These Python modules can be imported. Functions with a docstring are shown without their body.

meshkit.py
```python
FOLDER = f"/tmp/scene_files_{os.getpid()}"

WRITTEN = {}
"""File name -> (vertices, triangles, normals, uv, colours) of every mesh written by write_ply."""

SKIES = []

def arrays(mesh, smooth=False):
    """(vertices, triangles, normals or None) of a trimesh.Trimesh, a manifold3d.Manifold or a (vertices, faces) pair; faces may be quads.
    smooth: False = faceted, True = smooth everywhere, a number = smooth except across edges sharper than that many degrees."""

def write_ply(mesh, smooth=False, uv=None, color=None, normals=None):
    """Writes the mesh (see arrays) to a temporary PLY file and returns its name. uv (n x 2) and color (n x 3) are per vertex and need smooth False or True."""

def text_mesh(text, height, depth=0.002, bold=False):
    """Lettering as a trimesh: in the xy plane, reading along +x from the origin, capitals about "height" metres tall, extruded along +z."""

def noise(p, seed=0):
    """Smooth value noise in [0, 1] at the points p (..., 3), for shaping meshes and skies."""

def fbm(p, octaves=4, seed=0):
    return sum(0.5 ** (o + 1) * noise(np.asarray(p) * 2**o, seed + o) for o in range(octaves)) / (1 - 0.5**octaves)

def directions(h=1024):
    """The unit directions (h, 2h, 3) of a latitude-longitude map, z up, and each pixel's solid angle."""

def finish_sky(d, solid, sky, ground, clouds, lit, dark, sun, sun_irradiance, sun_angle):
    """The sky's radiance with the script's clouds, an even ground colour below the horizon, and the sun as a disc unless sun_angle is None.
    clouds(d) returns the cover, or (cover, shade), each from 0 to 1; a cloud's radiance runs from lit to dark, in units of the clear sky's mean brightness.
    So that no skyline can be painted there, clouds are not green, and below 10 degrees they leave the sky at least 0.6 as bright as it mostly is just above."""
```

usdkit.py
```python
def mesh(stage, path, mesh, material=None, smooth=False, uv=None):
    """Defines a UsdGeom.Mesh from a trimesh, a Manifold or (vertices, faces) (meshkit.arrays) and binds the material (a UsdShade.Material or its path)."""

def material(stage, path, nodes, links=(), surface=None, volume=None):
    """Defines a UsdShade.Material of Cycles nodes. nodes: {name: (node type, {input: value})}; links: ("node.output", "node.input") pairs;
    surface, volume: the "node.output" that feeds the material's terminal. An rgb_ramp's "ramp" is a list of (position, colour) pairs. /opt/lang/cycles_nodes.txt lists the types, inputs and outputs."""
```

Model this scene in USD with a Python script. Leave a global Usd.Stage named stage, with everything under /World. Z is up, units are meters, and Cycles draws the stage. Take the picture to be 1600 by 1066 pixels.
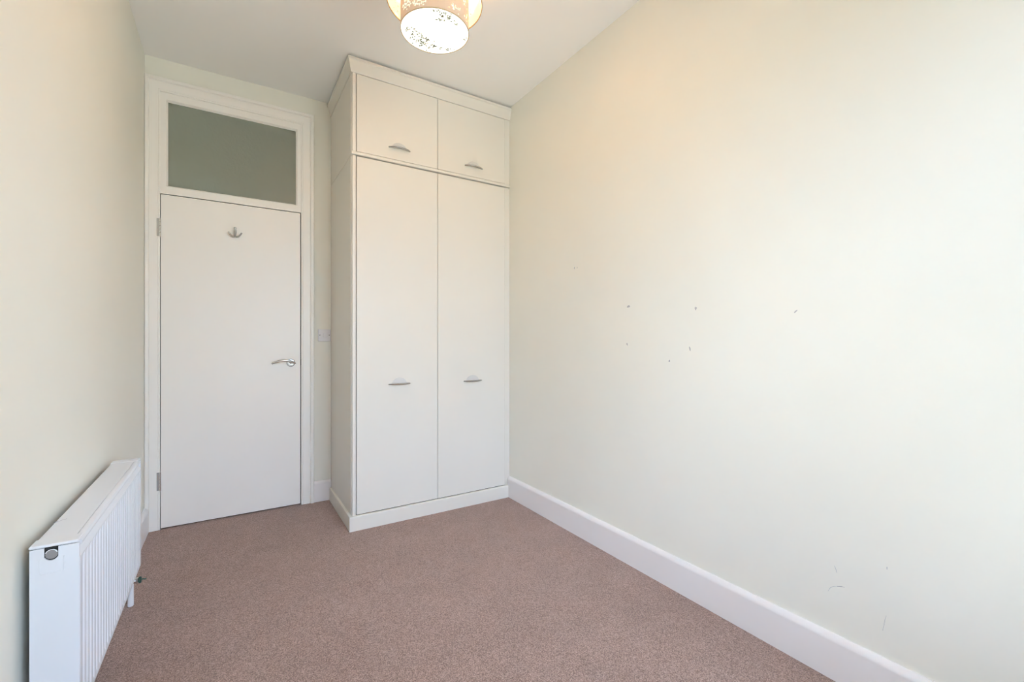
import math, random
import numpy as np, trimesh, usdkit, meshkit
import manifold3d as m3
from shapely.geometry import Polygon, box as sbox, Point
from shapely import affinity
from pxr import Usd, UsdGeom, UsdLux, UsdShade, Gf, Sdf

stage = Usd.Stage.CreateInMemory()
UsdGeom.SetStageUpAxis(stage, 'Z'); UsdGeom.SetStageMetersPerUnit(stage, 1.0)
UsdGeom.Xform.Define(stage, '/World')
stage.SetDefaultPrim(stage.GetPrimAtPath('/World'))
random.seed(7); RNG = np.random.default_rng(7)

# ------------------------------------------------------------------ camera, sky, lights, exposure
LAMP = (0.642, 1.546)
EXPOSURE = 0.38
SKY = 0.89           # overcast daylight outside the window
BULB = 860.0        # radiance of the pendant's warm bulb
SHADE_GLOW = 1.0     # the lit fabric of the pendant
HALL = 26.0           # added light, no lamp seen, brightens the hallway behind the fanlight

cam = UsdGeom.Camera.Define(stage, '/World/camera')
cam.AddTranslateOp().Set(Gf.Vec3d(0, 0, 1.118))
cam.AddRotateZOp().Set(-32.35)
cam.AddRotateXOp().Set(90)
cam.CreateHorizontalApertureAttr(36.0)
cam.CreateVerticalApertureAttr(36.0 * 1066 / 1600)
cam.CreateFocalLengthAttr(696.1 / 1600 * 36.0)
cam.CreateVerticalApertureOffsetAttr(-1.3 / 1600 * 36.0)
cam.CreateClippingRangeAttr(Gf.Vec2f(0.02, 200))
cam.CreateExposureAttr(EXPOSURE)

dome = UsdLux.DomeLight.Define(stage, '/World/sky')
dome.CreateColorAttr(Gf.Vec3f(1, 1, 1))
dome.CreateIntensityAttr(SKY)
SKY_COLOR = (0.80, 0.97, 1.29)
LUM = (4.5, 5.9)
GROUND_COLOR = (5.2, 5.5, 5.4)
# overcast sky, brighter overhead than at the horizon; unseen ground below, brightened to lift the ceiling
sky_mat = usdkit.material(stage, '/World/Looks/overcast_sky', {
    'geo': ('texture_coordinate', {}), 'sep': ('separate_xyz', {}),
    'lum': ('math', {'math_type': 'multiply_add', 'value2': LUM[0], 'value3': LUM[1]}),
    'up': ('math', {'math_type': 'greater_than', 'value2': 0.0}),
    'sky': ('mix', {'fac': 1.0, 'mix_type': 'multiply', 'color1': SKY_COLOR}),
    'all': ('mix', {'color1': GROUND_COLOR}),
    'bg': ('background_shader', {'strength': 1.0})},
    [('geo.generated', 'sep.vector'), ('sep.z', 'lum.value1'), ('sep.z', 'up.value1'), ('lum.value', 'sky.color2'), ('up.value', 'all.fac'), ('sky.color', 'all.color2'), ('all.color', 'bg.color')], surface='bg.background')
UsdShade.MaterialBindingAPI.Apply(dome.GetPrim()).Bind(sky_mat)

hall = UsdLux.SphereLight.Define(stage, '/World/added_hall_light')  # unseen source, added to light the fanlight glass from behind
hall.AddTranslateOp().Set(Gf.Vec3d(-0.9, 4.0, 2.3))
hall.CreateRadiusAttr(0.06)
hall.CreateColorAttr(Gf.Vec3f(1.0, 0.97, 0.88))
hall.CreateIntensityAttr(HALL)

# ------------------------------------------------------------------ helpers
used = {}
def path_for(name, parent):
    base = ('/World' if parent is None else str(parent.GetPath())) + '/' + name
    n = used.get(base, 0); used[base] = n + 1
    return base if n == 0 else '%s_%03d' % (base, n)
def tag(p, label=None, cat=None, kind=None, group=None):
    for k, v in (('label', label), ('category', cat), ('kind', kind), ('group', group)):
        if v: p.SetCustomDataByKey(k, v)
    return p
def thing(name, label, cat, loc=(0, 0, 0), kind=None):
    x = UsdGeom.Xform.Define(stage, path_for(name, None))
    x.AddTranslateOp().Set(Gf.Vec3d(*loc))
    p = x.GetPrim(); tag(p, label, cat, kind)
    ORIGIN[str(p.GetPath())] = np.array(loc, float)
    return p
ORIGIN = {}
def origin_of(p):
    while p and str(p.GetPath()) not in ORIGIN: p = p.GetParent()
    return ORIGIN[str(p.GetPath())] if p else np.zeros(3)
def obj(name, mesh, mat, parent=None, label=None, cat=None, kind=None, smooth=False):
    """mesh in world coordinates; written relative to the thing's base."""
    v, f = tm(mesh)
    v = v - (origin_of(parent) if parent is not None else 0)
    g = trimesh.Trimesh(v, f, process=True); g.update_faces(g.nondegenerate_faces()); g.remove_unreferenced_vertices()
    pr = usdkit.mesh(stage, path_for(name, parent), g, M[mat]).GetPrim() if not smooth else write_smooth(path_for(name, parent), g, smooth, M[mat])
    return tag(pr, label, cat, kind)
def write_smooth(path, g, angle, mat):
    """normals averaged over the faces round a vertex that lie within the angle; one normal for each face corner"""
    v, f = np.array(g.vertices), np.array(g.faces)
    fn = np.cross(v[f[:, 1]] - v[f[:, 0]], v[f[:, 2]] - v[f[:, 0]]); ar = np.linalg.norm(fn, axis=1); un = fn / np.maximum(ar, 1e-20)[:, None]
    inc = [[] for _ in v]
    for i, t in enumerate(f):
        for k in t: inc[k].append(i)
    c = math.cos(math.radians(angle)); N = np.zeros((len(f), 3, 3))
    for i, t in enumerate(f):
        for k in range(3):
            a = np.array(inc[t[k]]); ok = un[a] @ un[i] > c
            n = fn[a[ok]].sum(0); N[i, k] = n / max(np.linalg.norm(n), 1e-20) if ok.any() else un[i]
    pr = usdkit.mesh(stage, path, (v[f].reshape(-1, 3), np.arange(3 * len(f)).reshape(-1, 3)), mat)
    from pxr import Vt
    pr.CreateNormalsAttr(Vt.Vec3fArray.FromNumpy(N.reshape(-1, 3).astype(np.float32))); pr.SetNormalsInterpolation('vertex')
    return pr.GetPrim()
def tm(mesh):
    if isinstance(mesh, (list,)): mesh = trimesh.util.concatenate([to_tri(m) for m in mesh])
    mesh = to_tri(mesh)
    return np.array(mesh.vertices), np.array(mesh.faces)
def to_tri(m):
    if hasattr(m, 'to_mesh'):
        q = m.to_mesh(); return trimesh.Trimesh(np.array(q.vert_properties[:, :3]), np.array(q.tri_verts), process=False)
    if isinstance(m, tuple): 
        v, f = m; return trimesh.Trimesh(np.asarray(v, float), np.asarray(f), process=False)
    return m
def bx(x0, x1, y0, y1, z0, z1, b=0.0):
    """box with bevelled edges (hull of three inset boxes)"""
    lo, hi = np.array([x0, y0, z0], float), np.array([x1, y1, z1], float)
    if b <= 0:
        m = trimesh.creation.box(hi - lo); m.apply_translation((lo + hi) / 2); return m
    pts = []
    for ax in range(3):
        l, h = lo + b, hi - b; l[ax] = lo[ax]; h[ax] = hi[ax]
        for i in range(8): pts.append([(l, h)[(i >> k) & 1][k] for k in range(3)])
    return to_tri(m3.Manifold.hull_points(np.array(pts)))
def prism(poly, axis, a0, a1):
    """2D polygon extruded along an axis. axis 'x': (y,z); 'y': (x,z); 'z': (x,y)"""
    m = trimesh.creation.extrude_polygon(poly, a1 - a0, engine='earcut')
    v = m.vertices.copy(); p, q, r = v[:, 0], v[:, 1], v[:, 2] + a0
    if axis == 'x': w = np.stack([r, p, q], 1)
    elif axis == 'y': w = np.stack([p, r, q], 1)
    else: w = np.stack([p, q, r], 1)
    f = m.faces[:, ::-1] if axis == 'y' else m.faces
    return trimesh.Trimesh(w, f, process=False)
def lathe(profile, center, n=48, axis='z', closed=True):
    """profile: (r, h) closed outline, revolved"""
    P = np.array(profile, float); k = len(P); a = np.linspace(0, 2 * np.pi, n, endpoint=False)
    v = np.stack([P[None, :, 0] * np.cos(a)[:, None], P[None, :, 0] * np.sin(a)[:, None], np.broadcast_to(P[None, :, 1], (n, k))], -1).reshape(-1, 3)
    f = []
    for i in range(n):
        for j in range(k if closed else k - 1):
            a0, a1 = i * k + j, i * k + (j + 1) % k
            b0, b1 = ((i + 1) % n) * k + j, ((i + 1) % n) * k + (j + 1) % k
            f += [[a0, b0, b1], [a0, b1, a1]]
    m = trimesh.Trimesh(v, np.array(f), process=False); m.merge_vertices(); m.update_faces(m.nondegenerate_faces()); m.fix_normals()
    w = m.vertices.copy()
    if axis == 'y': w = np.stack([w[:, 0], w[:, 2], w[:, 1]], 1); m.invert()
    elif axis == 'x': w = np.stack([w[:, 2], w[:, 0], w[:, 1]], 1)
    m = trimesh.Trimesh(w + np.array(center), m.faces, process=False)
    return m
def tube(pts, rad, n=10, flat=1.0):
    """smooth tube through the points with a radius for each, rounded ends; flat scales its height"""
    P = np.array(pts, float); t = np.linspace(0, 1, len(P)); s = np.linspace(0, 1, max(24, 6 * len(P)))
    from scipy.interpolate import CubicSpline
    C = CubicSpline(t, P)(s) if len(P) > 2 else P[0] + (P[1] - P[0]) * s[:, None]
    R = np.interp(s, t, np.broadcast_to(rad, len(P)))
    T = np.gradient(C, axis=0); T /= np.linalg.norm(T, axis=1)[:, None]
    C = np.vstack([C[0] - T[0] * R[0] * .6, C[0] - T[0] * R[0] * .35, C, C[-1] + T[-1] * R[-1] * .35, C[-1] + T[-1] * R[-1] * .6])
    T = np.vstack([T[0], T[0], T, T[-1], T[-1]]); R = np.concatenate([[R[0] * .45, R[0] * .8], R, [R[-1] * .8, R[-1] * .45]])
    up = np.array([0, 0, 1.0]) if abs(T[len(T)//2][2]) < .9 else np.array([0, 1.0, 0])
    A = np.cross(T, up); A /= np.linalg.norm(A, axis=1)[:, None]; B = np.cross(A, T)
    a = np.arange(n) * 2 * np.pi / n
    v = (C[:, None] + R[:, None, None] * (np.cos(a)[None, :, None] * A[:, None] + flat * np.sin(a)[None, :, None] * B[:, None])).reshape(-1, 3)
    f = []
    for i in range(len(C) - 1):
        for j in range(n):
            p, q = i * n + j, i * n + (j + 1) % n
            f += [[p, q, q + n], [p, q + n, p + n]]
    v = np.vstack([v, C[0], C[-1]]); e0, e1 = len(v) - 2, len(v) - 1
    for j in range(n):
        f.append([e0, (j + 1) % n, j]); b = (len(C) - 1) * n
        f.append([e1, b + j, b + (j + 1) % n])
    m = trimesh.Trimesh(v, np.array(f), process=False); m.fix_normals(); return m
def strip(profile_pts, corner_fn, ncorner, cap=True):
    """profile points swept through mitred corners: corner_fn(i, p, q) -> xyz"""
    k = len(profile_pts)
    v = np.array([corner_fn(i, *p) for i in range(ncorner) for p in profile_pts]); f = []
    for i in range(ncorner - 1):
        for j in range(k):
            a, b = i * k + j, i * k + (j + 1) % k
            f += [[a, b, b + k], [a, b + k, a + k]]
    if cap:
        tv, tri = trimesh.creation.triangulate_polygon(Polygon(profile_pts), engine='earcut')
        near = np.array([np.argmin(((np.array(profile_pts) - q) ** 2).sum(1)) for q in np.array(tv)])
        tri = near[np.array(tri)]; tri = tri[(tri[:, 0] != tri[:, 1]) & (tri[:, 1] != tri[:, 2]) & (tri[:, 0] != tri[:, 2])]
        f += [list(t) for t in tri] + [list(t[::-1] + (ncorner - 1) * k) for t in np.array(tri)]
    m = trimesh.Trimesh(v, np.array(f), process=False); m.fix_normals(); return m

# ------------------------------------------------------------------ materials
M = {}
def paint(name, col, rough=0.5, spec=0.5, bump=0.0, scale=90.0, mottled=0.0, metal=0.0, coat=0.0):
    n = {'p': ('principled_bsdf', {'base_color': col, 'roughness': rough, 'specular_ior_level': spec, 'metallic': metal, 'coat_weight': coat, 'coat_roughness': 0.15}),
         'geo': ('geometry', {})}
    l = []
    if bump:
        n['n'] = ('noise_texture', {'scale': scale, 'detail': 3.0}); n['b'] = ('bump', {'strength': bump, 'distance': 0.002})
        l += [('geo.position', 'n.vector'), ('n.fac', 'b.height'), ('b.normal', 'p.normal')]
    if mottled:
        n['n2'] = ('noise_texture', {'scale': 3.0, 'detail': 4.0})
        lo = [c * (1 - mottled) for c in col]; hi = [min(1, c * (1 + mottled * .5)) for c in col]
        n['r'] = ('rgb_ramp', {'ramp': [(0.3, lo), (0.7, hi)]})
        l += [('geo.position', 'n2.vector'), ('n2.fac', 'r.fac'), ('r.color', 'p.base_color')]
    M[name] = usdkit.material(stage, '/World/Looks/' + name, n, l, surface='p.BSDF')
paint('wall_paint', (0.850, 0.825, 0.725), 0.62, 0.3, bump=0.12, scale=60, mottled=0.012)
paint('ceiling_paint', (0.93, 0.90, 0.86), 0.8, 0.2, bump=0.06, scale=70)
paint('wood_paint', (0.89, 0.85, 0.785), 0.38, 0.45, bump=0.03, scale=40)
paint('wardrobe_paint', (0.775, 0.735, 0.655), 0.42, 0.4, bump=0.03, scale=40)
paint('skirting_paint', (0.85, 0.81, 0.785), 0.35, 0.5, bump=0.04, scale=40)
paint('radiator_enamel', (0.76, 0.775, 0.80), 0.28, 0.5, coat=0.2)
paint('white_plastic', (0.80, 0.775, 0.765), 0.35, 0.5)
paint('vent_grey', (0.30, 0.28, 0.27), 0.45, 0.4)
paint('satin_nickel', (0.62, 0.60, 0.57), 0.30, 0.5, metal=1.0)
paint('handle_steel', (0.50, 0.49, 0.47), 0.30, 0.5, metal=1.0)
paint('satin_plate', (0.65, 0.635, 0.60), 0.42, 0.5)
paint('chrome', (0.75, 0.75, 0.74), 0.15, 0.5, metal=1.0)
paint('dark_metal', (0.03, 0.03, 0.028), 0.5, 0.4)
paint('gap_shade', (0.10, 0.095, 0.085), 0.8, 0.1)  # shade put into the colour, for gaps between parts
paint('chip_plaster', (0.47, 0.455, 0.44), 0.9, 0.1)
paint('scuff_grey', (0.56, 0.56, 0.54), 0.8, 0.1)
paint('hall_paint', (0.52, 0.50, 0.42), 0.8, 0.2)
paint('hall_wood', (0.16, 0.11, 0.07), 0.5, 0.4)
paint('green_cap', (0.02, 0.06, 0.045), 0.4, 0.4)
paint('mark_grey', (0.45, 0.46, 0.50), 0.5, 0.3)

M['carpet'] = usdkit.material(stage, '/World/Looks/carpet', {
    'geo': ('geometry', {}),
    'fine': ('noise_texture', {'scale': 300.0, 'detail': 3.0, 'roughness': 0.7}),
    'mid': ('voronoi_texture', {'scale': 290.0, 'randomness': 1.0}), 'bw': ('rgb_to_bw', {}),
    'big': ('noise_texture', {'scale': 4.5, 'detail': 4.0, 'roughness': 0.6, 'distortion': 0.4}),
    'rf': ('rgb_ramp', {'ramp': [(0.30, (0.185, 0.120, 0.098)), (0.5, (0.372, 0.253, 0.210)), (0.70, (0.55, 0.402, 0.345))]}),
    'rm': ('rgb_ramp', {'ramp': [(0.15, (0.62, 0.60, 0.59)), (0.85, (1.28, 1.29, 1.30))]}),
    'rb': ('rgb_ramp', {'ramp': [(0.32, (0.93, 0.925, 0.92)), (0.66, (1.04, 1.04, 1.04))]}),
    'm1': ('mix', {'mix_type': 'multiply', 'fac': 1.0}), 'm2': ('mix', {'mix_type': 'multiply', 'fac': 1.0}),
    'b': ('bump', {'strength': 0.45, 'distance': 0.006}),
    'p': ('principled_bsdf', {'roughness': 0.95, 'specular_ior_level': 0.08, 'sheen_weight': 0.25, 'sheen_roughness': 0.5, 'sheen_tint': (0.9, 0.8, 0.76)})},
    [('geo.position', 'fine.vector'), ('geo.position', 'mid.vector'), ('geo.position', 'big.vector'),
     ('fine.fac', 'rf.fac'), ('mid.color', 'bw.color'), ('bw.val', 'rm.fac'), ('big.fac', 'rb.fac'),
     ('rf.color', 'm1.color1'), ('rm.color', 'm1.color2'), ('m1.color', 'm2.color1'), ('rb.color', 'm2.color2'),
     ('m2.color', 'p.base_color'), ('fine.fac', 'b.height'), ('b.normal', 'p.normal')], surface='p.BSDF')
M['window_glass'] = usdkit.material(stage, '/World/Looks/window_glass', {
    't': ('transparent_bsdf', {'color': (0.95, 0.97, 0.97)}), 'g': ('glossy_bsdf', {'color': (1, 1, 1), 'roughness': 0.02}),
    'f': ('fresnel', {'IOR': 1.45}), 'm': ('mix_closure', {})},
    [('f.fac', 'm.fac'), ('t.BSDF', 'm.closure1'), ('g.BSDF', 'm.closure2')], surface='m.closure')
M['obscure_glass'] = usdkit.material(stage, '/World/Looks/obscure_glass', {
    'geo': ('geometry', {}), 'n': ('noise_texture', {'scale': 55.0, 'detail': 2.0}), 'b': ('bump', {'strength': 0.35, 'distance': 0.004}),
    'p': ('principled_bsdf', {'base_color': (0.62, 0.66, 0.56), 'roughness': 0.30, 'transmission_weight': 0.78, 'ior': 1.45})},
    [('geo.position', 'n.vector'), ('n.fac', 'b.height'), ('b.normal', 'p.normal')], surface='p.BSDF')
def fabric(name, col, glow, glowcol, perforated, clear=0.0, through=0.5):
    n = {'d': ('diffuse_bsdf', {'color': col}), 't': ('translucent_bsdf', {'color': col}), 'mx': ('mix_closure', {'fac': through}),
         'e': ('emission', {'color': glowcol, 'strength': glow}), 'ad': ('add_closure', {})}
    l = [('d.BSDF', 'mx.closure1'), ('t.BSDF', 'mx.closure2'), ('mx.closure', 'ad.closure1'), ('e.emission', 'ad.closure2')]
    out = 'ad.closure'
    if perforated:
        n.update({'tc': ('texture_coordinate', {}), 'v': ('voronoi_texture', {'scale': 85.0, 'randomness': 0.8}), 'c': ('noise_texture', {'scale': 14.0, 'detail': 1.0}),
                  'lt': ('math', {'math_type': 'less_than', 'value2': 0.30}), 'gt': ('math', {'math_type': 'greater_than', 'value2': 0.56}),
                  'mul': ('math', {'math_type': 'multiply'}), 'tr': ('transparent_bsdf', {'color': (1, 1, 1)}), 'mo': ('mix_closure', {})})
        l += [('tc.object', 'v.vector'), ('tc.object', 'c.vector'), ('v.distance', 'lt.value1'), ('c.fac', 'gt.value1'), ('lt.value', 'mul.value1'), ('gt.value', 'mul.value2'),
              ('mul.value', 'mo.fac'), ('ad.closure', 'mo.closure1'), ('tr.BSDF', 'mo.closure2')]
        out = 'mo.closure'
    if clear:
        n.update({'cl': ('transparent_bsdf', {'color': (1, 0.97, 0.9)}), 'mc': ('mix_closure', {'fac': clear})})
        l += [('ad.closure', 'mc.closure1'), ('cl.BSDF', 'mc.closure2')]
        out = 'mc.closure'
    M[name] = usdkit.material(stage, '/World/Looks/' + name, n, l, surface=out)
fabric('outer_shade_fabric', (0.80, 0.72, 0.58), 0.4 * SHADE_GLOW, (1.0, 0.86, 0.66), True, through=0.12)
fabric('inner_shade_fabric', (0.42, 0.36, 0.30), 0.25 * SHADE_GLOW, (1.0, 0.70, 0.46), True, through=0.15)
fabric('diffuser_acrylic', (0.28, 0.29, 0.28), 0.9 * SHADE_GLOW, (0.9, 0.97, 0.92), False, 0.0, 0.5)
paint('shade_hem', (0.50, 0.36, 0.18), 0.5, 0.3)
paint('petal_print', (0.30, 0.31, 0.20), 0.7, 0.2)
M['petal_glow'] = usdkit.material(stage, '/World/Looks/petal_glow', {'e': ('emission', {'color': (1.0, 0.93, 0.66), 'strength': 1.0 * SHADE_GLOW})}, surface='e.emission')

# ------------------------------------------------------------------ the room shell
L, R, D, H, Y0 = -0.419, 1.6946, 3.336, 2.783, -0.40
WT = 0.115
YD = D + WT
obj('floor', bx(L - .1, R + .1, Y0 - .12, YD + 1.3, -0.08, 0), 'carpet', None, 'mauve brown cut pile carpet covering the whole floor', 'floor', 'structure')
obj('ceiling', bx(L - .1, R + .1, Y0 - .12, YD, H, H + .08), 'ceiling_paint', None, 'plain off-white painted ceiling above the pendant lamp', 'ceiling', 'structure')
obj('wall_left', bx(L - .1, L, Y0 - .12, YD, 0, H), 'wall_paint', None, 'cream wall on the left behind the white radiator', 'wall', 'structure')
wr = thing('wall_right', 'long cream wall on the right with small chips and scuffs', 'wall', (R, 0, 0), 'structure')
obj('plaster', bx(R, R + .1, Y0 - .12, YD, 0, H), 'wall_paint', wr)
DX0, DX1, DZ1 = -0.372, 0.432, 2.61         # opening for door and fanlight
hole = sbox(L, 0, R, H).difference(sbox(DX0, -1, DX1, DZ1))
obj('wall_back', prism(hole, 'y', D, YD), 'wall_paint', None, 'cream end wall holding the door and fanlight', 'wall', 'structure')
WX0, WX1, WZ0, WZ1 = 0.18, 1.62, 0.25, 2.30  # window behind the camera
hole = sbox(L, 0, R, H).difference(sbox(WX0, WZ0, WX1, WZ1))
obj('wall_front', prism(hole, 'y', Y0 - .12, Y0), 'wall_paint', None, 'cream wall with the window, behind the viewer', 'wall', 'structure')
# hallway beyond the fanlight
hx0, hx1, hy1 = -1.6, 1.9, YD + 1.2
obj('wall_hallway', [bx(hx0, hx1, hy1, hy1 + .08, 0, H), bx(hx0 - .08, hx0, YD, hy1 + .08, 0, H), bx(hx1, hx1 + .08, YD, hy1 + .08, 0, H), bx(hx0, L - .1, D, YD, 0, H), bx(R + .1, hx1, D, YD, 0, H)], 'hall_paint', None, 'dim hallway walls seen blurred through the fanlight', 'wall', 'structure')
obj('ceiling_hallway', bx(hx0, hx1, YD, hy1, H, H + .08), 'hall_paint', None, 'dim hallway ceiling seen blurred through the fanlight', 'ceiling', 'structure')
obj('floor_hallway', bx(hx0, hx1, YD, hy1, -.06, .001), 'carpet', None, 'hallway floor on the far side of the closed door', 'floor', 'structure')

# window 1 (behind the camera): frame, two sashes, panes, sill
w = thing('window_1', 'white sash window behind the viewer letting in daylight', 'window', (0, Y0, WZ0), 'structure')
yb, yf = Y0 - .10, Y0 - .03
obj('frame', [bx(WX0, WX0 + .05, yb, yf, WZ0, WZ1, .004), bx(WX1 - .05, WX1, yb, yf, WZ0, WZ1, .004), bx(WX0, WX1, yb, yf, WZ1 - .05, WZ1, .004), bx(WX0, WX1, yb, yf, WZ0, WZ0 + .05, .004)], 'wood_paint', w)
zm = (WZ0 + WZ1) / 2
for k, (za, zb) in enumerate(((WZ0 + .05, zm + .02), (zm - .02, WZ1 - .05))):
    ya = yb + .012 + .03 * (1 - k); a, b = WX0 + .05, WX1 - .05
    s = obj('sash', [bx(a, a + .045, ya, ya + .028, za, zb, .003), bx(b - .045, b, ya, ya + .028, za, zb, .003), bx(a, b, ya, ya + .028, za, za + .045, .003), bx(a, b, ya, ya + .028, zb - .045, zb, .003)], 'wood_paint', w)
    obj('pane', bx(a + .04, b - .04, ya + .012, ya + .016, za + .04, zb - .04), 'window_glass', s)
obj('window_board', bx(WX0 - .05, WX1 + .05, Y0 - .03, Y0 + .06, WZ0 - .03, WZ0, .006), 'wood_paint', w)

# skirting boards
def skirt_profile(h=.146, t=.02):
    return [(0, 0), (t, 0), (t, h - .022), (t - .001, h - .016), (t - .004, h - .010), (t - .009, h - .004), (t - .014, h - .0005), (t - .016, h), (0, h)]
S = skirt_profile()
obj('baseboard_right', prism(Polygon([(R - u, v) for u, v in S]), 'y', Y0, 2.7025), 'skirting_paint', None, 'long white skirting board under the right wall', 'skirting board', 'structure', smooth=35)
obj('baseboard_left', prism(Polygon([(L + u, v) for u, v in S]), 'y', Y0, 3.3105), 'skirting_paint', None, 'white skirting board behind the radiator', 'skirting board', 'structure', smooth=35)
Sb = skirt_profile(.141, .018)
obj('baseboard_back', prism(Polygon([(D - u, v) for u, v in Sb]), 'x', .4885, .6005), 'skirting_paint', None, 'short white skirting piece between door casing and wardrobe', 'skirting board', 'structure', smooth=35)
obj('baseboard_front', prism(Polygon([(Y0 + u, v) for u, v in S]), 'x', L + .02, R - .02), 'skirting_paint', None, 'white skirting board under the window', 'skirting board', 'structure', smooth=35)

# wall marks: chips in the paint and scuffs
def blob(cy, cz, ry, rz, rot, seed, th=.0006):
    r = np.random.default_rng(seed); a = np.linspace(0, 2 * np.pi, 11, endpoint=False)
    k = .7 + .6 * r.random(11); c, s = math.cos(rot), math.sin(rot)
    pts = [(cy + (ry * k[i] * math.cos(t)) * c - (rz * k[i] * math.sin(t)) * s, cz + (ry * k[i] * math.cos(t)) * s + (rz * k[i] * math.sin(t)) * c) for i, t in enumerate(a)]
    return prism(Polygon(pts).buffer(.0004), 'x', R - th, R + .0005)
chips = [(1.580, 1.288, .0105, .0048, -.25), (1.197, 1.255, .0042, .0062, .1), (0.7966, 1.2194, .0062, .0020, -.7), (1.589, 1.0976, .0030, .0068, -.35),
         (1.2258, 1.0809, .0026, .0090, -.3), (1.333, 1.0237, .0036, .0056, .5), (1.9966, 1.538, .0030, .0065, 0), (1.9711, 1.537, .0022, .0050, -.2)]
for i, (y, z, ry, rz, ro) in enumerate(chips): obj('paint_chip', blob(y, z, ry, rz, ro, 20 + i), 'chip_plaster' if i < 6 else 'scuff_grey', wr)
def stroke(pts, wdt, th=.0004):
    from shapely.geometry import LineString
    out = []
    P = np.array(pts); W = np.broadcast_to(wdt, len(P))
    g = [LineString([P[i], P[i + 1]]).buffer((W[i] + W[i + 1]) / 4) for i in range(len(P) - 1)]
    from shapely import union_all
    u = union_all(g)
    return [prism(q, 'x', R - th, R + .0005) for q in getattr(u, 'geoms', [u])]
obj('scuff_mark', stroke([(.6946, .2763), (.6915, .2840), (.6895, .2888), (.684, .2955), (.6777, .3005), (.6720, .3035)], [.0006, .0010, .0014, .0014, .0012, .0006]), 'scuff_grey', wr)
obj('scuff_mark', stroke([(.6685, .3050), (.660, .3085), (.654, .3105), (.648, .3110)], [.0012, .0022, .0020, .0006]), 'chip_plaster', wr)
obj('scuff_mark', stroke([(.6760, .3690), (.672, .359), (.6690, .350)], [.0010, .0020, .0012]), 'scuff_grey', wr)
obj('scuff_mark', stroke([(.5362, .4250), (.5362, .4190)], [.0024, .0020]), 'scuff_grey', wr)
obj('scuff_mark', stroke([(.5380, .2760), (.5409, .2632), (.5435, .245), (.5470, .2254)], [.0004, .0010, .0012, .0006]), 'scuff_grey', wr)

# ------------------------------------------------------------------ door, casing, fanlight
xi0, xi1, zi = -0.347, 0.4095, 2.586
AP = [(0, 0), (0, .010), (.002, .013), (.006, .014), (.009, .0125), (.012, .0145), (.052, .0165), (.055, .016), (.057, .0205), (.060, .025), (.066, .027), (.074, .027), (.077, .0255), (.079, .022), (.079, 0)]
def arch(i, u, v):
    ul = u * .90
    return [(xi0 - ul, D - v, 0.0), (xi0 - ul, D - v, zi + u), (xi1 + u, D - v, zi + u), (xi1 + u, D - v, 0.0)][i]
obj('trim_1', strip(AP, arch, 4), 'wood_paint', None, 'cream moulded casing around the door and fanlight', 'door casing', 'structure', smooth=25)
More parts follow.
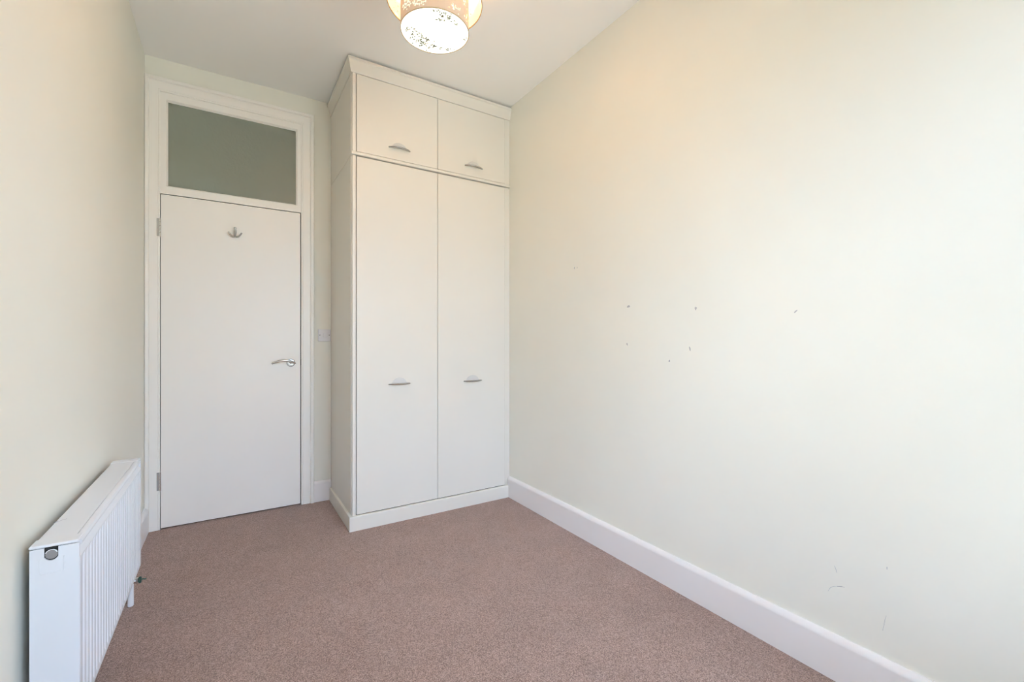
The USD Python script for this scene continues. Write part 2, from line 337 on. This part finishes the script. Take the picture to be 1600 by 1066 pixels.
# lining (jambs and head) with a stop
obj('trim_2', [bx(DX0, xi0 - .004, D, YD, 0, DZ1), bx(xi1 + .004, DX1, D, YD, 0, DZ1), bx(xi0 - .004, xi1 + .004, D, YD, zi + .003, DZ1),
               bx(xi0 - .004, xi0 + .012, D + .034, YD, 0, 1.99), bx(xi1 - .012, xi1 + .004, D + .034, YD, 0, 1.99)], 'wood_paint', None, 'cream door lining inside the opening around the door leaf', 'door frame', 'structure')
d = thing('door_1', 'flat cream door with lever handle and coat hook', 'door', (0.0, D - .010, 0), 'structure')
ya = D - .010
obj('leaf', bx(-.3445, .4045, ya, ya + .040, .008, 1.980, .0018), 'wood_paint', d)
obj('door_gap_shadow', [bx(-.351, -.3465, ya + .012, ya + .034, 0.002, 1.984), bx(.4055, .4135, ya + .014, ya + .034, 0.002, 1.984), bx(-.351, .4135, ya + .016, ya + .034, 1.9805, 1.9848)], 'gap_shade', d)  # no real seal: dark strips stand in for the shadow in the gaps
for zc in (1.7815, .2867):
    knx, kny = -.3475, ya - .004
    kn = []
    for q in range(5): kn.append(lathe([(0, 0), (.0056, 0), (.0062, .0008), (.0062, .0202), (.0056, .021), (0, .021)], (knx, kny, zc - .0535 + q * .0215), 16))
    h = obj('hinge', kn, 'chrome', d, smooth=30)
    obj('hinge_plate', bx(knx - .015, knx - .004, ya - .006, ya - .0025, zc - .053, zc + .053, .0006), 'handle_steel', h)
# lever handle
lv = obj('lever_handle', tube([(.2334, 3.279, .9655), (.2574, 3.276, .9765), (.2984, 3.273, .9835), (.3345, 3.275, .9795), (.3675, 3.281, .9635)], [.0066, .0088, .0098, .0094, .0072], 14, .85), 'satin_nickel', d, smooth=40)
obj('rose', lathe([(0, 0), (.0265, 0), (.0265, -.004), (.0245, -.0075), (.019, -.009), (0, -.0095)], (.3465, ya, .9665), 40, 'y'), 'handle_steel', lv, smooth=30)
obj('spindle_neck', tube([(.3465, ya - .006, .9665), (.3465, 3.279, .9735)], .0085, 14), 'satin_nickel', lv, smooth=40)
obj('strike_plate', bx(.4052, .4092, ya - .003, ya + .012, .950, .990, .0008), 'dark_metal', d)
# coat hook
ck = obj('coat_hook', prism(affinity.scale(Point(0.0285, 1.800).buffer(.0085, 12), 1, 3.3), 'y', ya - .005, ya), 'satin_nickel', d)
obj('hook_arm', tube([(.0285, ya - .004, 1.776), (.018, ya - .013, 1.7705), (.006, ya - .026, 1.776), (-.0065, ya - .036, 1.7935)], [.0052, .0048, .0045, .0050], 12), 'satin_nickel', ck, smooth=40)
obj('hook_arm', tube([(.0285, ya - .004, 1.776), (.040, ya - .013, 1.7705), (.051, ya - .026, 1.776), (.0632, ya - .036, 1.7935)], [.0052, .0048, .0045, .0050], 12), 'satin_nickel', ck, smooth=40)
obj('hook_prong', tube([(.0285, ya - .004, 1.7785), (.0285, ya - .016, 1.781), (.0283, ya - .028, 1.800), (.0280, ya - .034, 1.824)], [.0052, .0052, .0062, .0074], 12), 'satin_nickel', ck, smooth=40)
# fanlight over the door
f = thing('window_2', 'fanlight with obscured greenish glass above the door', 'window', (0, D - .008, 1.985), 'structure')
yq = D - .006
gx0, gx1, gz0, gz1 = -.311, .379, 2.0385, 2.538
obj('frame', prism(sbox(xi0 - .003, 1.986, xi1 + .003, zi + .002).difference(sbox(gx0 - .008, gz0 - .008, gx1 + .008, gz1 + .008)), 'y', yq, YD - .02), 'wood_paint', f)
BP = [(0, 0.012), (.009, 0.001), (.009, .03), (0, .03)]
def bead(i, u, v):
    c = [(gx0 - u, gz0 - u), (gx0 - u, gz1 + u), (gx1 + u, gz1 + u), (gx1 + u, gz0 - u), (gx0 - u, gz0 - u)][i]
    return (c[0], yq + v, c[1])
obj('glazing_bead', strip(BP, bead, 5, cap=False), 'wood_paint', f)
obj('pane', bx(gx0 - .006, gx1 + .006, yq + .018, yq + .023, gz0 - .006, gz1 + .006), 'obscure_glass', f, 'obscured green tinted glass')

# ------------------------------------------------------------------ built-in wardrobe
W = thing('built_in_wardrobe', 'tall cream built-in wardrobe with four flat doors in the corner', 'wardrobe', (1.15, 3.0, 0))
wx0, wy = .602, 2.7055
obj('carcass', bx(.606, R - .002, wy + .030, D - .002, .0, 2.735), 'gap_shade', W)  # coloured dark so the gaps between the doors look shaded
obj('side_panel', bx(wx0, .606, wy + .016, D - .001, .06, 2.2035, .0006), 'wardrobe_paint', W)
obj('side_panel', bx(wx0, .606, wy + .016, D - .001, 2.2065, 2.735, .0006), 'wardrobe_paint', W)
obj('corner_post', bx(.6060, .6285, wy + .001, wy + .035, .06, 2.2065, .003), 'wardrobe_paint', W)
obj('corner_post', bx(.6060, .6285, wy + .001, wy + .035, 2.2285, 2.735, .003), 'wardrobe_paint', W)
obj('filler_strip', bx(1.6535, R - .001, wy + .004, wy + .03, .08, 2.2065, .001), 'wardrobe_paint', W)
obj('filler_strip', bx(1.6535, R - .001, wy + .004, wy + .03, 2.2285, 2.70, .001), 'wardrobe_paint', W)
obj('middle_rail', bx(.599, R - .001, wy - .008, wy + .04, 2.2095, 2.2275, .003), 'wardrobe_paint', W)
def pull(parent, cx, cz):
    hw = .0655
    a = np.linspace(-1, 1, 25)
    # flat bowed bar, ends on the door
    pts = [(cx + hw * t, wy - .004 - .022 * (1 - t * t), cz) for t in np.linspace(-1, 1, 9)]
    h = obj('handle', tube(pts, [.0050, .0070, .0078, .0080, .0080, .0080, .0078, .0070, .0050], 12, .72), 'handle_steel', parent, smooth=40)
    # half-moon backplate, slightly domed
    k = 20; rings = 5; v = []; ff = []
    for i in range(rings + 1):
        rr = i / rings
        for j in range(k + 1):
            t = math.pi * j / k
            v.append((cx + .047 * rr * math.cos(t), wy - .0015 - .0035 * (1 - rr * rr), cz + .038 * rr * math.sin(t)))
    n = k + 1
    for i in range(rings):
        for j in range(k):
            p = i * n + j; ff += [[p, p + 1, p + n + 1], [p, p + n + 1, p + n]]
    nv = len(v); v += [(x, wy + .0005, z) for x, y, z in v]; ff += [[q[0] + nv, q[2] + nv, q[1] + nv] for q in ff]
    b = rings * n
    for j in range(k): ff += [[b + j, b + j + 1, b + j + 1 + nv], [b + j, b + j + 1 + nv, b + j + nv]]
    m = trimesh.Trimesh(np.array(v), np.array(ff), process=False); m.merge_vertices(); m.fix_normals()
    obj('backplate', m, 'satin_plate', h, smooth=40)
for x0, x1, z0, z1, hx, hz in ((.6315, 1.1408, 2.2315, 2.6885, .888, 2.3005), (1.1437, 1.6510, 2.2315, 2.6885, 1.4035, 2.2965), (.6315, 1.1408, .0890, 2.2025, .888, .8480), (1.1437, 1.6510, .0890, 2.2025, 1.396, .8425)):
    dd = obj('door', bx(x0, x1, wy, wy + .018, z0, z1, .0012), 'wardrobe_paint', W)
    pull(dd, hx, hz)
CP = [(0, 2.690), (.004, 2.690), (.006, 2.694), (.020, 2.752), (.0245, 2.757), (.0245, 2.770), (0, 2.770)]
def corn(i, p, z): return [(wx0 - p, D, z), (wx0 - p, wy - p, z), (R, wy - p, z)][i]
obj('cornice', strip([(p - .001 if p else -.03, z) for p, z in CP], corn, 3), 'wardrobe_paint', W)
PP = [(-.02, 0), (.0145, 0), (.0145, .078), (.0125, .0835), (.008, .0855), (-.004, .0855), (-.006, .080), (-.02, .080)]
def plin(i, p, z): return [(wx0 - p, D - .018, z), (wx0 - p, wy - p, z), (R - .0195, wy - p, z)][i]
obj('plinth', strip(PP, plin, 3), 'wardrobe_paint', W, smooth=35)

# ------------------------------------------------------------------ light switch
s = thing('light_switch', 'small white light switch plate beside the wardrobe', 'light switch', (.5585, D, 1.152))
obj('plate', bx(.5165, .6005, D - .009, D, 1.110, 1.194, .0025), 'white_plastic', s)
obj('rocker', bx(.549, .576, D - .013, D - .008, 1.138, 1.168, .0015), 'white_plastic', s)
for x in (.5285, .5890): obj('screw', lathe([(0, 0), (.0036, 0), (.0030, -.0015), (0, -.002)], (x, D - .009, 1.1535), 14, 'y'), 'vent_grey', s)

# ------------------------------------------------------------------ radiator
rad = thing('radiator', 'white panel radiator with vertical ribs on the left wall', 'radiator', (-.354, 1.931, .183))
rx0, rx1, ry0, ry1, rz0, rz1 = -.3990, -.3090, 1.487, 2.378, .183, .630
def ribbed(face, back, sgn):
    pitch = (ry1 - ry0 - .05) / 26; ys = [ry0 + .003]; dep = [0]
    for i in range(26):
        b = ry0 + .025 + i * pitch
        for fr, dp in ((.0, 0), (.10, .15), (.22, .85), (.30, 1), (.42, 1), (.50, .85), (.62, .15), (.72, 0)):
            ys.append(b + fr * pitch); dep.append(dp)
    ys.append(ry1 - .003); dep.append(0)
    rows = [(rz0 + .002, 0, -.004), (rz0 + .006, 0, -.001), (rz0 + .012, 0, 0), (rz0 + .020, 0, 0), (rz0 + .034, 1, 0), (rz1 - .058, 1, 0), (rz1 - .046, 0, 0), (rz1 - .042, 0, 0), (rz1 - .018, 0, -.015)]
    ny, nz = len(ys), len(rows); v = []
    for z, amp, off in rows:
        for y, dp in zip(ys, dep): v.append((face + sgn * (off - .0075 * amp * dp), y, z))
    nb = len(v)
    for z, amp, off in rows:
        for y in ys: v.append((back, y, z))
    f = []
    for i in range(nz - 1):
        for j in range(ny - 1):
            a = i * ny + j; f += [[a, a + 1, a + ny + 1], [a, a + ny + 1, a + ny]]
            f += [[nb + a, nb + a + ny + 1, nb + a + 1], [nb + a, nb + a + ny, nb + a + ny + 1]]
    for i in range(nz - 1):
        for j in (0, ny - 1):
            a = i * ny + j; f += [[a, a + ny, nb + a + ny], [a, nb + a + ny, nb + a]]
    for j in range(ny - 1):
        for i in (0, nz - 1):
            a = i * ny + j; f += [[a, a + 1, nb + a + 1], [a, nb + a + 1, nb + a]]
    m = trimesh.Trimesh(np.array(v), np.array(f), process=False); m.fix_normals(); return m
obj('front_panel', ribbed(rx1 - .001, rx1 - .022, 1), 'radiator_enamel', rad, smooth=25)
obj('back_panel', bx(rx0 + .003, rx0 + .016, ry0 + .004, ry1 - .004, rz0, rz1 - .02, .003), 'radiator_enamel', rad)
obj('convector_fin', bx(rx0 + .017, rx1 - .024, ry0 + .03, ry1 - .03, rz0 + .02, rz1 - .05, .004), 'radiator_enamel', rad)
# top cover: rolled front lip, groove, slightly crowned top
TC = [(rx0, rz1 - .020), (rx0, rz1 - .006), (rx0 + .003, rz1 - .002), (rx0 + .010, rz1), (rx1 - .020, rz1), (rx1 - .0165, rz1 - .0005), (rx1 - .0155, rz1 - .0030), (rx1 - .0145, rz1 - .0005),
      (rx1 - .0080, rz1 - .0008), (rx1 - .003, rz1 - .003), (rx1, rz1 - .008), (rx1 + .0004, rz1 - .012), (rx1 - .002, rz1 - .0165), (rx1 - .006, rz1 - .018), (rx1 - .006, rz1 - .020)]
obj('top_cover', prism(Polygon(TC), 'y', ry0 + .016, ry1 - .016), 'radiator_enamel', rad, smooth=35)
# end caps of the cover, rolled over the ends
for ya_, yb_, s_ in ((ry0 - .001, ry0 + .046, 0), (ry1 - .046, ry1 + .001, 1)):
    obj('cover_end', bx(rx0 + .0005, rx1 - .003, ya_, yb_, rz1 - .0055, rz1 + .0016, .0022), 'radiator_enamel', rad)
# side panels; the near one has a notch with a grey vent
side = sbox(rx0 + .002, rz0 + .004, rx1 - .002, rz1 - .0068)
ncx, ncz = -.3602, .6080
notch = sbox(ncx - .0122, .600, ncx + .0122, .66).union(Point(ncx, .6045).buffer(.0122, 16))
sp = obj('side_panel', prism(side.difference(notch).buffer(-.0006).buffer(.0006), 'y', ry0, ry0 + .004), 'radiator_enamel', rad)
obj('vent', prism(affinity.scale(Point(ncx + .0003, .6062).buffer(.0112, 20), 1, .97), 'y', ry0 + .0015, ry0 + .006), 'vent_grey', sp, 'grey oval vent in the notch')
obj('vent_rim', tube([(ncx + .0106 * math.cos(t), ry0 + .0012, .6062 + .0112 * math.sin(t)) for t in np.linspace(.35, 2.79, 9)], .0011, 8), 'radiator_enamel', sp, smooth=40)
obj('notch_shadow', bx(ncx - .016, ncx + .016, ry0 + .0065, ry0 + .012, .578, .6240), 'dark_metal', sp)  # dark plate behind the vent, painted shade of the notch
emb = sbox(ncx - .016, .566, ncx + .018, .600).buffer(.005, 6)
emb = emb.difference(emb.buffer(-.0016)).intersection(sbox(-1, 0, 1, .5985)).difference(notch)
obj('pressed_outline', [prism(q, 'y', ry0 - .0012, ry0 + .001) for q in getattr(emb, 'geoms', [emb])], 'radiator_enamel', sp)
obj('side_panel', prism(side, 'y', ry1 - .004, ry1), 'radiator_enamel', rad)
# faint maker's mark line on the top
mk = [(-.3960, 1.6590), (-.3935, 1.6640), (-.3890, 1.6665), (-.3850, 1.6720), (-.3800, 1.6745), (-.3765, 1.6790)]
from shapely.geometry import LineString
obj('top_mark', prism(LineString(mk).buffer(.0009), 'z', rz1 - .0005, rz1 + .0003), 'mark_grey', rad)
for y in (1.66, 2.20): obj('wall_bracket', bx(L, rx0 + .006, y - .015, y + .015, rz0 + .05, rz1 - .06, .002), 'radiator_enamel', rad)
vx, vy = -.352, 2.440
obj('pipe', tube([(vx, vy, .003), (vx, vy, .19)], .0105, 16), 'radiator_enamel', rad, smooth=40)
vb = obj('lockshield_valve', [tube([(vx, vy, .175), (vx, vy, .215)], .0135, 14), tube([(vx, vy, .198), (vx, ry1 - .03, .198)], .0095, 14)], 'chrome', rad, smooth=40)
dv = obj('drain_valve', [tube([(vx, vy, .100), (vx + .022, vy + .004, .100)], .0098, 14), lathe([(0, 0), (.0125, 0), (.0125, .008), (0, .008)], (vx + .016, vy + .003, .100), 6, 'x')], 'chrome', rad, smooth=30)
obj('valve_cap', [lathe([(0, 0), (.0135, 0), (.0135, .007), (.010, .009), (0, .009)], (vx + .026, vy + .004, .100), 8, 'x'), tube([(vx + .034, vy + .004, .101), (vx + .049, vy + .006, .0985)], .0028, 8)], 'green_cap', dv, smooth=30)

# ------------------------------------------------------------------ pendant lamp
lp = thing('pendant_lamp', 'lit two-tier drum pendant lamp with leaf cut-outs on the ceiling', 'ceiling lamp', (LAMP[0], LAMP[1], 2.2576))
lx, ly = LAMP
bulb = UsdLux.SphereLight.Define(stage, '/World/pendant_lamp/bulb_light')
bulb.AddTranslateOp().Set(Gf.Vec3d(0, 0, 2.450 - 2.2576))
bulb.CreateRadiusAttr(0.028)
bulb.CreateColorAttr(Gf.Vec3f(1.0, 0.50, 0.19))
bulb.CreateIntensityAttr(BULB)
def drum(r, z0, z1, t=.0012):
    return lathe([(r - t, z0), (r, z0), (r, z1), (r - t, z1)], (lx, ly, 0), 96)
obj('outer_shade', drum(.174, 2.3640, 2.560), 'outer_shade_fabric', lp, smooth=30)
obj('inner_shade', drum(.1245, 2.2590, 2.440), 'inner_shade_fabric', lp, smooth=30)
for r, z in ((.1745, 2.3626), (.1745, 2.560)):
    obj('hem', lathe([(r - .0022, z), (r + .0004, z), (r + .0004, z + .0035), (r - .0022, z + .0035)], (lx, ly, 0), 96), 'shade_hem', lp, smooth=30)
obj('hem', lathe([(.1232, 2.2576), (.1252, 2.2576), (.1252, 2.2596), (.1232, 2.2596)], (lx, ly, 0), 96), 'shade_hem', lp, smooth=30)
df = obj('diffuser', lathe([(0, 2.2586), (.1228, 2.2586), (.1228, 2.2606), (0, 2.2606)], (lx, ly, 0), 96), 'diffuser_acrylic', lp, smooth=30)
# leaf spray printed on the diffuser
def petals(spots, z0, z1, mat, parent, seed):
    r = np.random.default_rng(seed); parts = []
    for cx, cy, sx, sy, n, ang in spots:
        c, s_ = math.cos(ang), math.sin(ang)
        for _ in range(n):
            u, w_ = r.normal(0, .75, 2); px, py = cx + u * sx * c - w_ * sy * s_, cy + u * sx * s_ + w_ * sy * c
            if math.hypot(px - lx, py - ly) > .118: continue
            e = affinity.rotate(affinity.scale(Point(0, 0).buffer(1, 3), .0026 + .0020 * r.random(), .0015 + .0010 * r.random()), r.random() * 180)
            parts.append(prism(affinity.translate(e, px, py), 'z', z0, z1))
    return parts
SPOTS = [(.553, 1.582, .014, .010, 9, .6), (.592, 1.612, .026, .020, 22, .9), (.622, 1.622, .030, .018, 26, .6), (.655, 1.622, .028, .016, 18, .1), (.612, 1.590, .022, .012, 8, .2), (.616, 1.443, .022, .014, 14, .2), (.652, 1.452, .018, .012, 12, .2), (.634, 1.474, .010, .008, 6, 0), (.716, 1.612, .016, .007, 9, -.3), (.757, 1.512, .006, .014, 6, .0), (.690, 1.461, .008, .006, 3, 0)]
leaf = petals(SPOTS, 2.2580, 2.2588, 'petal_print', df, 3)
obj('leaf_print', leaf, 'petal_print', df, kind='stuff')
# bright cut-outs on the near side of the inner shade
r_ = np.random.default_rng(5); parts = []
for a0, zc, na, sz, n in ((-2.75, 2.300, .20, .020, 80), (-2.42, 2.276, .10, .008, 16), (-1.28, 2.282, .10, .008, 10)):
    for _ in range(n):
        a = a0 + r_.normal(0, na); z = zc + r_.normal(0, sz * .6)
        if z < 2.264: continue
        e = affinity.rotate(affinity.scale(Point(0, 0).buffer(1, 3), .0024 + .0018 * r_.random(), .0013 + .001 * r_.random()), r_.random() * 180)
        m = trimesh.creation.extrude_polygon(e, .0008, engine='earcut'); w_ = m.vertices
        t = np.array([-math.sin(a), math.cos(a), 0]); nn = np.array([math.cos(a), math.sin(a), 0])
        m.vertices = np.array([lx, ly, z]) + np.outer(w_[:, 0], t) + np.outer(w_[:, 1], [0, 0, 1]) + np.outer(.1243 + w_[:, 2], nn)
        m.fix_normals(); parts.append(m)
obj('leaf_cutout', parts, 'petal_glow', lp, kind='stuff')
obj('rod', tube([(lx, ly, 2.535), (lx, ly, H - .02)], .005, 12), 'satin_nickel', lp, smooth=40)
obj('lamp_holder', lathe([(0, 2.490), (.017, 2.490), (.019, 2.496), (.019, 2.535), (.012, 2.542), (0, 2.542)], (lx, ly, 0), 24), 'white_plastic', lp, smooth=30)
sp_ = []
for k in range(3):
    a = k * 2 * math.pi / 3 + .4
    sp_.append(tube([(lx, ly, 2.552), (lx + .173 * math.cos(a), ly + .173 * math.sin(a), 2.552)], .0022, 8))
obj('spider', sp_, 'satin_nickel', lp, smooth=40)
obj('ceiling_rose', lathe([(0, H), (.052, H), (.052, H - .006), (.042, H - .020), (.012, H - .026), (0, H - .026)], (lx, ly, 0), 40), 'white_plastic', lp, smooth=30)
